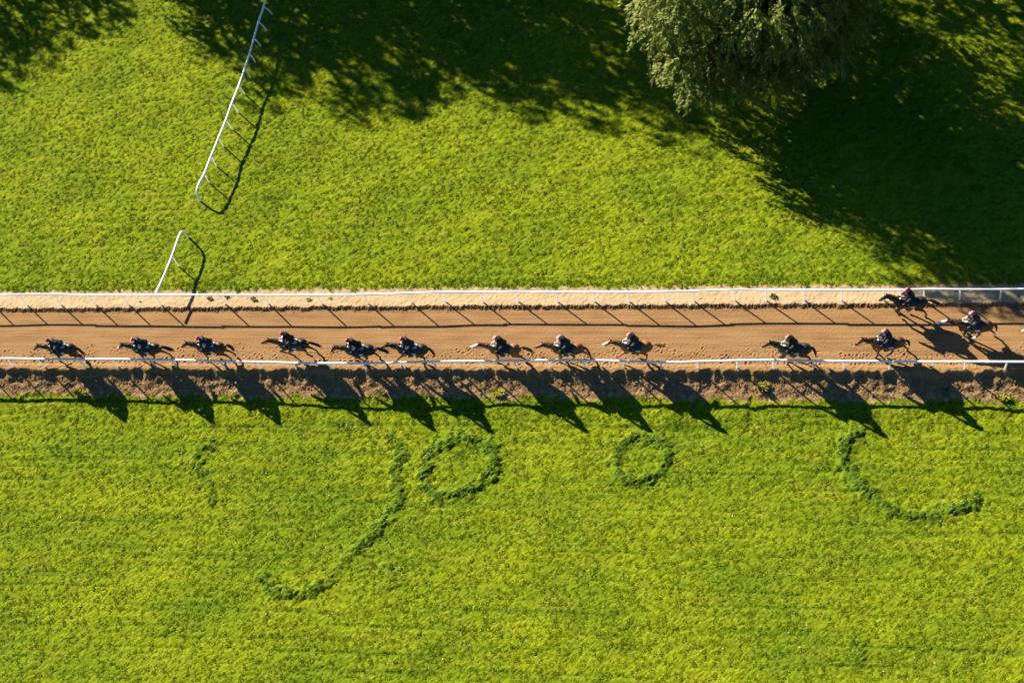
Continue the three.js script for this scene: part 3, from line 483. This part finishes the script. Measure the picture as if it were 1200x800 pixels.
function rider(c, h, i) {
  const g = thing('person', c.label, 'person', [h.position.x, h.position.y, h.position.z], 'riders on the galloping horses');
  g.rotation.y = h.rotation.y;
  const th = c.lean * rad, d = [Math.sin(th), Math.cos(th)], hip = [c.lean > 50 ? -0.2 : -0.14, c.lean > 50 ? 1.8 : 1.78, 0], up = (t, z = 0, f = 0) => [hip[0] + d[0] * t + f * d[1], hip[1] + d[1] * t - f * d[0], z];
  const B = [], hand = c.hands, head = [up(0.5)[0] + 0.16 * Math.sin(th * 0.55 + 0.15), up(0.5)[1] + 0.17 * Math.cos(th * 0.55 + 0.15), 0];
  for (const s of [-1, 1]) {
    B.push(bone(up(0, s * 0.06), 0.135, up(0.2, s * 0.05, -0.02), 0.115, 1, 0.06), bone(up(0.2, s * 0.05, -0.02), 0.115, up(0.4, s * 0.07, -0.015), 0.13, 1, 0.06), bone(up(0.4, s * 0.06), 0.115, up(0.47, s * 0.13), 0.085, 1, 0.05));
    const sh = up(0.45, s * 0.18), w = [hand[0] - 0.06, hand[1] + 0.01, s * 0.075], el = [lerp(sh[0], w[0], 0.45) - 0.05, lerp(sh[1], w[1], 0.5) - 0.1, s * 0.25];
    B.push(bone(sh, 0.075, el, 0.056, 1, 0.04), bone(el, 0.055, w, 0.036, 1, 0.03));
    const kn = [0.27, 1.5, s * 0.33], an = [-0.06, 1.16, s * 0.37], hp = [hip[0], hip[1] - 0.03, s * 0.13];
    B.push(bone(hp, 0.12, kn, 0.072, 1, 0.05), bone(kn, 0.07, [lerp(kn[0], an[0], 0.35) - 0.02, lerp(kn[1], an[1], 0.35), s * 0.35], 0.066, 1, 0.03), bone([lerp(kn[0], an[0], 0.35) - 0.02, lerp(kn[1], an[1], 0.35), s * 0.35], 0.066, an, 0.045, 1, 0.03), bone(an, 0.045, [0.1, 1.11, s * 0.38], 0.035, 1, 0.03));
    const boot = netMesh([bone([lerp(kn[0], an[0], 0.3), lerp(kn[1], an[1], 0.3), s * 0.35], 0.076, an, 0.056, 1, 0.03), bone([an[0] - 0.03, 1.1, an[2]], 0.05, [0.13, 1.09, s * 0.38], 0.042, 0.9, 0.02)], 0.018);
    mesh('boot', boot, c.boot ? bootTan : leather, g);
    const gl = netMesh(handBones(w, 0, s), 0.006); mesh('glove', gl, c.glove ? clothWhite : leather, g);
  }
  B.push(bone(up(0.47), 0.075, [lerp(up(0.5)[0], head[0], 0.5), lerp(up(0.5)[1], head[1], 0.5), 0], 0.058, 1, 0.04), bone([lerp(up(0.5)[0], head[0], 0.4), lerp(up(0.5)[1], head[1], 0.4), 0], 0.056, [head[0] - 0.01, head[1] - 0.06, 0], 0.055, 1, 0.03));
  const torso = netMesh(B, 0.02), nkY = lerp(up(0.5)[1], head[1], 0.35);
  paint(torso, (x, y, z) => { const u = -x, t = (u - hip[0]) * d[0] + (y - hip[1]) * d[1], arm = u > 0.28 && y > 1.6; if (y > nkY && t > 0.56) return skin; if (t < -0.01 && !arm || y < 1.62 && !(u > 0.35)) return c.breeches || [0.02, 0.02, 0.026]; return n3(x * 14, y * 14, z * 14) > 0.55 ? c.jacket.map((v) => v * 1.3) : c.jacket; });
  const a = c.lean > 50 ? 0.25 : 0.1, hq = (f, v, z) => [head[0] + f * Math.cos(a) + v * Math.sin(a) * 0, head[1] + v - f * Math.sin(a), z];
  const face = paint(netMesh([bone(hq(0, 0.02, 0), 0.092, hq(0.015, -0.02, 0), 0.088, 0.86, 0.03), bone(hq(0.05, -0.06, 0), 0.06, hq(0.07, -0.105, 0), 0.038, 0.9, 0.03), bone(hq(0.095, 0.0, 0), 0.012, hq(0.118, -0.04, 0), 0.016, 0.9, 0.012), bone(hq(0.1, -0.072, -0.018), 0.009, hq(0.1, -0.072, 0.018), 0.009, 1, 0.01), bone(hq(0, 0.0, -0.085), 0.02, hq(0, -0.04, -0.086), 0.016, 0.5, 0.01), bone(hq(0, 0.0, 0.085), 0.02, hq(0, -0.04, 0.086), 0.016, 0.5, 0.01)], 0.009), (x, y, z) => (Math.abs(y - hq(0.09, -0.072, 0)[1]) < 0.008 && -x > head[0] + 0.08 ? [0.3, 0.12, 0.1] : Math.hypot(-x - hq(0.09, 0, 0)[0], y - hq(0.09, 0.0, 0)[1], Math.abs(z) - 0.034) < 0.016 ? [0.05, 0.04, 0.035] : skin));
  mesh('body', mergeGeometries([torso, face]), jacketMat, g);
  // helmet with a soft silk cover, peak and chin strap
  const dome = new THREE.SphereGeometry(0.122, 20, 12, 0, Math.PI * 2, 0, Math.PI * 0.56); dome.scale(1.1, 1.0, 0.92); dome.rotateZ(a + 0.1); dome.translate(-hq(-0.005, 0.02, 0)[0], hq(-0.005, 0.025, 0)[1], 0);
  const helmet = mesh('helmet', dome, new THREE.MeshPhysicalMaterial({ color: new THREE.Color().setRGB(...c.helmet), roughness: 0.38, sheen: 0.4, side: THREE.DoubleSide }), g);
  const peak = new THREE.SphereGeometry(0.1, 16, 6, 0, Math.PI * 2, 0, Math.PI * 0.4); peak.scale(1.1, 0.25, 0.95); peak.rotateZ(a + 0.35); peak.translate(-hq(0.1, 0.02, 0)[0], hq(0.1, 0.015, 0)[1], 0); mesh('peak', peak, helmet.material, helmet);
  const pom = new THREE.IcosahedronGeometry(0.035, 2); pom.translate(-hq(-0.01, 0.165, 0)[0], hq(-0.01, 0.165, 0)[1], 0); mesh('bobble', pom, helmet.material, helmet);
  mesh('chin_strap', tube([[-hq(0.01, -0.01, 0)[0], hq(0.01, -0.01, 0)[1], -0.1], [-hq(0.06, -0.09, 0)[0], hq(0.06, -0.09, 0)[1], -0.06], [-hq(0.075, -0.15, 0)[0], hq(0.075, -0.145, 0)[1], 0], [-hq(0.06, -0.09, 0)[0], hq(0.06, -0.09, 0)[1], 0.06], [-hq(0.01, -0.01, 0)[0], hq(0.01, -0.01, 0)[1], 0.1]], 0.009, 5), leather, helmet);
  // pale flash on the sleeves
  for (const s of [-1, 1]) { const sh = up(0.45, s * 0.18), w = [hand[0] - 0.06, hand[1] + 0.01, s * 0.075], el = [lerp(sh[0], w[0], 0.45) - 0.05, lerp(sh[1], w[1], 0.5) - 0.1, s * 0.25], P = (t) => [-lerp(el[0], w[0], t), lerp(el[1], w[1], t), lerp(el[2], w[2], t)]; mesh('cuff', tube([P(c.glove ? 0.55 : 0.78), P(0.97)], [0.05, 0.042], 10), clothWhite, g); }
  return g;
}

const NAVY = [0.012, 0.015, 0.026], BLACK = [0.011, 0.011, 0.013], CRIMSON = [0.2, 0.01, 0.035], PINK = [0.32, 0.045, 0.085], ROSE = [0.38, 0.11, 0.12];
const STRING = [
  { x: -25.2, z: 1.12, gait: 0, neck: 14, head: 42, tail: 'hang', coat: [0.032, 0.019, 0.012], cream: 1, lean: 66, helmet: CRIMSON, jacket: [0.02, 0.024, 0.026], label: 'dark brown horse with low head, leading the string along the lower rail', rider: 'rider in dark jacket and crimson helmet lying flat over the leading horse' },
  { x: -20.2, z: 1.1, gait: 5, neck: 20, head: 48, tail: 'stream', coat: [0.045, 0.024, 0.014], cream: 1, blaze: 0.7, lean: 58, helmet: ROSE, jacket: NAVY, label: 'dark brown horse with straight streaming tail and cream cloth, second in the string', rider: 'rider in navy jacket and pale crimson helmet, second in the string' },
  { x: -16.45, z: 1.06, gait: 6, neck: 22, head: 44, tail: 'arch', coat: [0.065, 0.03, 0.016], cream: 1, lean: 58, helmet: PINK, jacket: NAVY, label: 'bay horse with arched tail and cream cloth, third in the string', rider: 'rider in navy jacket and pink helmet crouched on the arched-tail bay horse' },
  { x: -11.8, z: 0.84, gait: 2, neck: 20, head: 30, tail: 'stream', coat: [0.014, 0.012, 0.012], cream: 1, lean: 34, helmet: CRIMSON, jacket: BLACK, glove: 1, label: 'black horse at full stretch, fourth in the string, clear of the lower rail', rider: 'rider in black jacket, white gloves and crimson helmet on the stretched black horse' },
  { x: -8.0, z: 1.22, gait: 3, neck: 12, head: 55, tail: 'stream', coat: [0.013, 0.011, 0.011], cream: 1, lean: 50, helmet: CRIMSON, jacket: BLACK, label: 'black horse with tucked-in head, close in front of a dark bay', rider: 'rider in black jacket and crimson helmet on the black horse with tucked-in head' },
  { x: -5.1, z: 1.2, gait: 1, neck: 26, head: 34, tail: 'hang', coat: [0.048, 0.024, 0.013], cream: 1, lean: 38, helmet: [0.22, 0.01, 0.025], jacket: NAVY, label: 'dark bay horse with raised head and hanging tail, close behind a black horse', rider: 'rider in navy jacket and deep red helmet on the dark bay with raised head' },
  { x: -0.15, z: 1.14, gait: 0, neck: 24, head: 26, tail: 'stream', coat: [0.21, 0.085, 0.032], points: [0.11, 0.045, 0.018], hair: [0.09, 0.037, 0.015], blaze: 2.2, pointed: 0.6, lean: 30, helmet: ROSE, jacket: BLACK, glove: 1, label: 'chestnut horse with white face, first of the three chestnuts', rider: 'rider in black jacket, white gloves and pale pink helmet on the white-faced chestnut' },
  { x: 3.2, z: 1.12, gait: 5, neck: 20, head: 30, tail: 'hang', coat: [0.165, 0.065, 0.026], points: [0.075, 0.03, 0.013], hair: [0.03, 0.014, 0.008], pointed: 0.7, lean: 32, helmet: [0.5, 0.15, 0.16], jacket: NAVY, boot: 1, glove: 1, label: 'chestnut horse with plain dark head, middle one of the three chestnuts', rider: 'rider in navy jacket and pale pink helmet on the middle chestnut' },
  { x: 6.75, z: 1.02, gait: 1, neck: 24, head: 36, tail: 'level', coat: [0.2, 0.08, 0.032], points: [0.1, 0.042, 0.018], hair: [0.13, 0.053, 0.022], blaze: 1.3, pointed: 0.6, lean: 24, helmet: PINK, jacket: NAVY, boot: 1, glove: 1, label: 'chestnut horse with a white blaze and level flying tail, last of the three chestnuts', rider: 'upright rider in navy jacket and bright pink helmet on the chestnut with flying tail' },
  { x: 14.75, z: 1.15, gait: 4, neck: 34, head: 46, tail: 'hang', coat: [0.03, 0.027, 0.026], lean: 30, helmet: CRIMSON, jacket: BLACK, boot: 1, glove: 1, label: 'sooty dark grey horse running alone well behind the chestnuts', rider: 'rider in black jacket and crimson and white helmet on the sooty grey horse' },
  { x: 19.35, z: 0.8, gait: 5, neck: 24, head: 58, tail: 'short', coat: [0.11, 0.046, 0.02], lean: 20, helmet: PINK, jacket: NAVY, boot: 1, yaw: 4, label: 'bay horse with lowered head and dark bushy tail beside the lower rail', rider: 'upright rider in navy jacket and pink helmet on the bay with lowered head' },
  { x: 20.5, z: -1.55, gait: 4, neck: 36, head: 50, tail: 'stream', coat: [0.016, 0.013, 0.012], lean: 24, helmet: [0.33, 0.015, 0.06], jacket: BLACK, boot: 1, label: 'black horse cantering close to the upper rail', rider: 'rider in black jacket and crimson helmet on the black horse at the upper rail' },
  { x: 23.6, z: -0.2, gait: 5, neck: 14, head: 18, tail: 'short', coat: [0.09, 0.038, 0.018], blaze: 2.6, socks: [1, 1, 1, 1], lean: 26, helmet: PINK, jacket: [0.02, 0.023, 0.03], boot: 1, glove: 1, yaw: -3, label: 'bay horse with stretched neck, white face and white socks in mid track', rider: 'rider in dark jacket and pink helmet on the bay with white socks' },
  { x: 27.6, z: 0.2, gait: 0, neck: 18, head: 24, tail: 'stream', coat: [0.06, 0.028, 0.015], blaze: 2.6, lean: 30, helmet: CRIMSON, jacket: NAVY, label: 'brown horse with white muzzle entering the tree shade, last of the string', rider: 'rider in navy jacket and crimson helmet on the last horse of the string' },
];
STRING.forEach((c, i) => { c.hands = [0.52, c.lean > 50 ? 1.66 : 1.7]; const h = horse(c, i); rider({ ...c, label: c.rider }, h, i); });

// ---------------------------------------------------------------- weeds and litter
function weed(label, x, z, size, col, n = 60, group) {
  col = col.map((v) => v * 1.35); if (z < 0) size *= 0.75;
  const g = thing('weed_tuft', label, 'weed', [x, ground(x, z), z], group), r = rng(Math.round((x + 50) * 971)), blades = [];
  const pos = [], idx = [];
  for (let b = 0; b < n; b++) { const a = r() * 6.283, q = Math.sqrt(r()) * size * 0.7, bx = Math.cos(a) * q * 1.3, bz = Math.sin(a) * q * 0.7, f = r() * 6.283, L = size * (0.4 + 0.6 * r()), el = 0.25 + 0.7 * r(), w = 0.03, px = -Math.sin(f) * w, pz = Math.cos(f) * w, ox = Math.cos(f) * Math.cos(el) * L, oz = Math.sin(f) * Math.cos(el) * L, oy = Math.sin(el) * L, o = pos.length / 3; pos.push(bx - px, -0.02, bz - pz, bx + px, -0.02, bz + pz, bx + ox * 0.5 - px, oy * 0.75, bz + oz * 0.5 - pz, bx + ox * 0.5 + px, oy * 0.75, bz + oz * 0.5 + pz, bx + ox, oy, bz + oz); idx.push(o, o + 1, o + 2, o + 2, o + 1, o + 3, o + 2, o + 3, o + 4); }
  const geo = new THREE.BufferGeometry(); geo.setAttribute('position', new THREE.Float32BufferAttribute(pos, 3)); geo.setIndex(idx); geo.computeVertexNormals();
  const k = rng(7); mesh('leaves', paint(geo, (x2, y2, z2) => { const v = 0.7 + 0.6 * k(); return col.map((c) => c * v); }), leafMat, g); return g;
}
const WG = [0.11, 0.15, 0.02], WY = [0.26, 0.26, 0.02], WD = [0.22, 0.19, 0.08];
const vg = 'weeds on the sandy verge', bg = 'weeds on the soil bank';
weed('dense round dark green weed on the sandy verge', -14.97, -2.67, 0.2, WG, 130, vg);
weed('grey green weed tuft on the sandy verge beside a rail post', -17.57, -2.72, 0.2, [0.07, 0.085, 0.035], 90, vg);
weed('pale thin green weed patch on the sandy verge behind a post', -16.6, -2.85, 0.2, [0.12, 0.15, 0.04], 60, vg);
weed('dry straw coloured weed tuft on the sandy verge', -11.76, -2.62, 0.17, WD, 60, vg);
weed('small yellow green weed on the sandy verge', -10.5, -2.69, 0.15, WY, 40, vg);
weed('low spreading olive weed on the sandy verge below the broad tree', 13.73, -2.62, 0.24, [0.12, 0.11, 0.035], 90, vg);
weed('tiny green weed on the sandy verge near the short rail', -21.75, -2.55, 0.1, WG, 30, vg);
weed('bright yellow green grass clump sticking out of the bank near the leading horse', -24.3, 3.0, 0.36, WY, 190, bg);
weed('upright yellow green weed on the soil bank behind the grey horse', 13.2, 2.45, 0.34, [0.22, 0.2, 0.03], 150, bg);
weed('small green weed on the soil bank below the bay with lowered head', 22.28, 2.55, 0.16, WG, 40, bg);
weed('yellow green grass clump at the shaded end of the soil bank', 25.0, 2.95, 0.26, WY, 90, bg);
weed('small green seedling clump on the soil bank behind the third horse', -15.2, 3.0, 0.14, WG, 40, bg);
weed('thin green weed on the soil bank beneath the black pair', -6.85, 2.87, 0.18, WG, 40, bg);
weed('bushy grass clump spilling up the bank below the white-faced chestnut', -0.6, 2.85, 0.3, WY, 150, bg);
// crumbs of soil on the bank and along the track edges, too many to count
{
  const geo = new THREE.IcosahedronGeometry(1, 0), r = rng(77), list = [];
  for (let i = 0; i < 5200; i++) { const x = -32 + r() * 60, z = edgeCrest(x) + 0.05 + Math.pow(r(), 0.9) * 1.2; list.push([x, z, 0.012 + r() * r() * r() * 0.05]); }
  for (let i = 0; i < 2200; i++) { const x = -33 + r() * 62, z = edgeVerge(x) + 0.02 + r() * r() * 0.34; list.push([x, z, 0.012 + r() * r() * 0.03]); }
  for (let i = 0; i < 1200; i++) { const x = -33 + r() * 62, z = 0.95 + (r() + r() - 1) * 0.75; list.push([x, z, 0.01 + r() * r() * 0.022]); }
  const im = new THREE.InstancedMesh(geo, vcPlain(), list.length), m = new THREE.Matrix4(), q = new THREE.Quaternion(), e = new THREE.Euler(), c = new THREE.Color();
  list.forEach(([x, z, s], k) => { q.setFromEuler(e.set(r() * 6, r() * 6, r() * 6)); im.setMatrixAt(k, m.compose(new THREE.Vector3(x, ground(x, z) + s * 0.3, z), q, new THREE.Vector3(s * (0.8 + 0.6 * r()), s * 0.8, s * (0.8 + 0.5 * r())))); const v = 0.75 + 0.5 * r(); im.setColorAt(k, c.setRGB(...earthColour(x, z).map((a) => a * v))); });
  im.name = 'soil_crumbs'; im.castShadow = im.receiveShadow = true; im.userData = { label: 'loose crumbs of soil on the bank and track edges', category: 'soil', kind: 'stuff' }; scene.add(im);
  const leaf = new THREE.CircleGeometry(1, 5); leaf.rotateX(-Math.PI / 2);
  const n = 1500, il = new THREE.InstancedMesh(leaf, std([1, 1, 1], 0.8, { side: THREE.DoubleSide }), n);
  for (let k = 0; k < n; k++) { const far = r() < 0.45, z = far ? -26 + r() * 22.5 : 3.6 + r() * 16.5, [x0, x1] = spanX(z), x = x0 + (far ? Math.sqrt(r()) : Math.pow(r(), 0.7)) * (x1 - x0), s = 0.016 + r() * 0.022; q.setFromEuler(e.set((r() - 0.5) * 1.2, r() * 6, (r() - 0.5) * 1.2)); il.setMatrixAt(k, m.compose(new THREE.Vector3(x, ground(x, z) + 0.065, z), q, new THREE.Vector3(s, s, s * 0.7))); il.setColorAt(k, r() < 0.5 ? c.setRGB(0.3, 0.27, 0.2) : c.setRGB(0.22, 0.13, 0.05)); }
  il.name = 'fallen_leaves'; il.castShadow = il.receiveShadow = true; il.userData = { label: 'dry fallen leaves and pale specks strewn over both meadows', category: 'leaves', kind: 'stuff' }; scene.add(il);
}
function vcPlain() { return new THREE.MeshPhysicalMaterial({ roughness: 1, specularIntensity: 0.25 }); }
renderer.render(scene, camera);
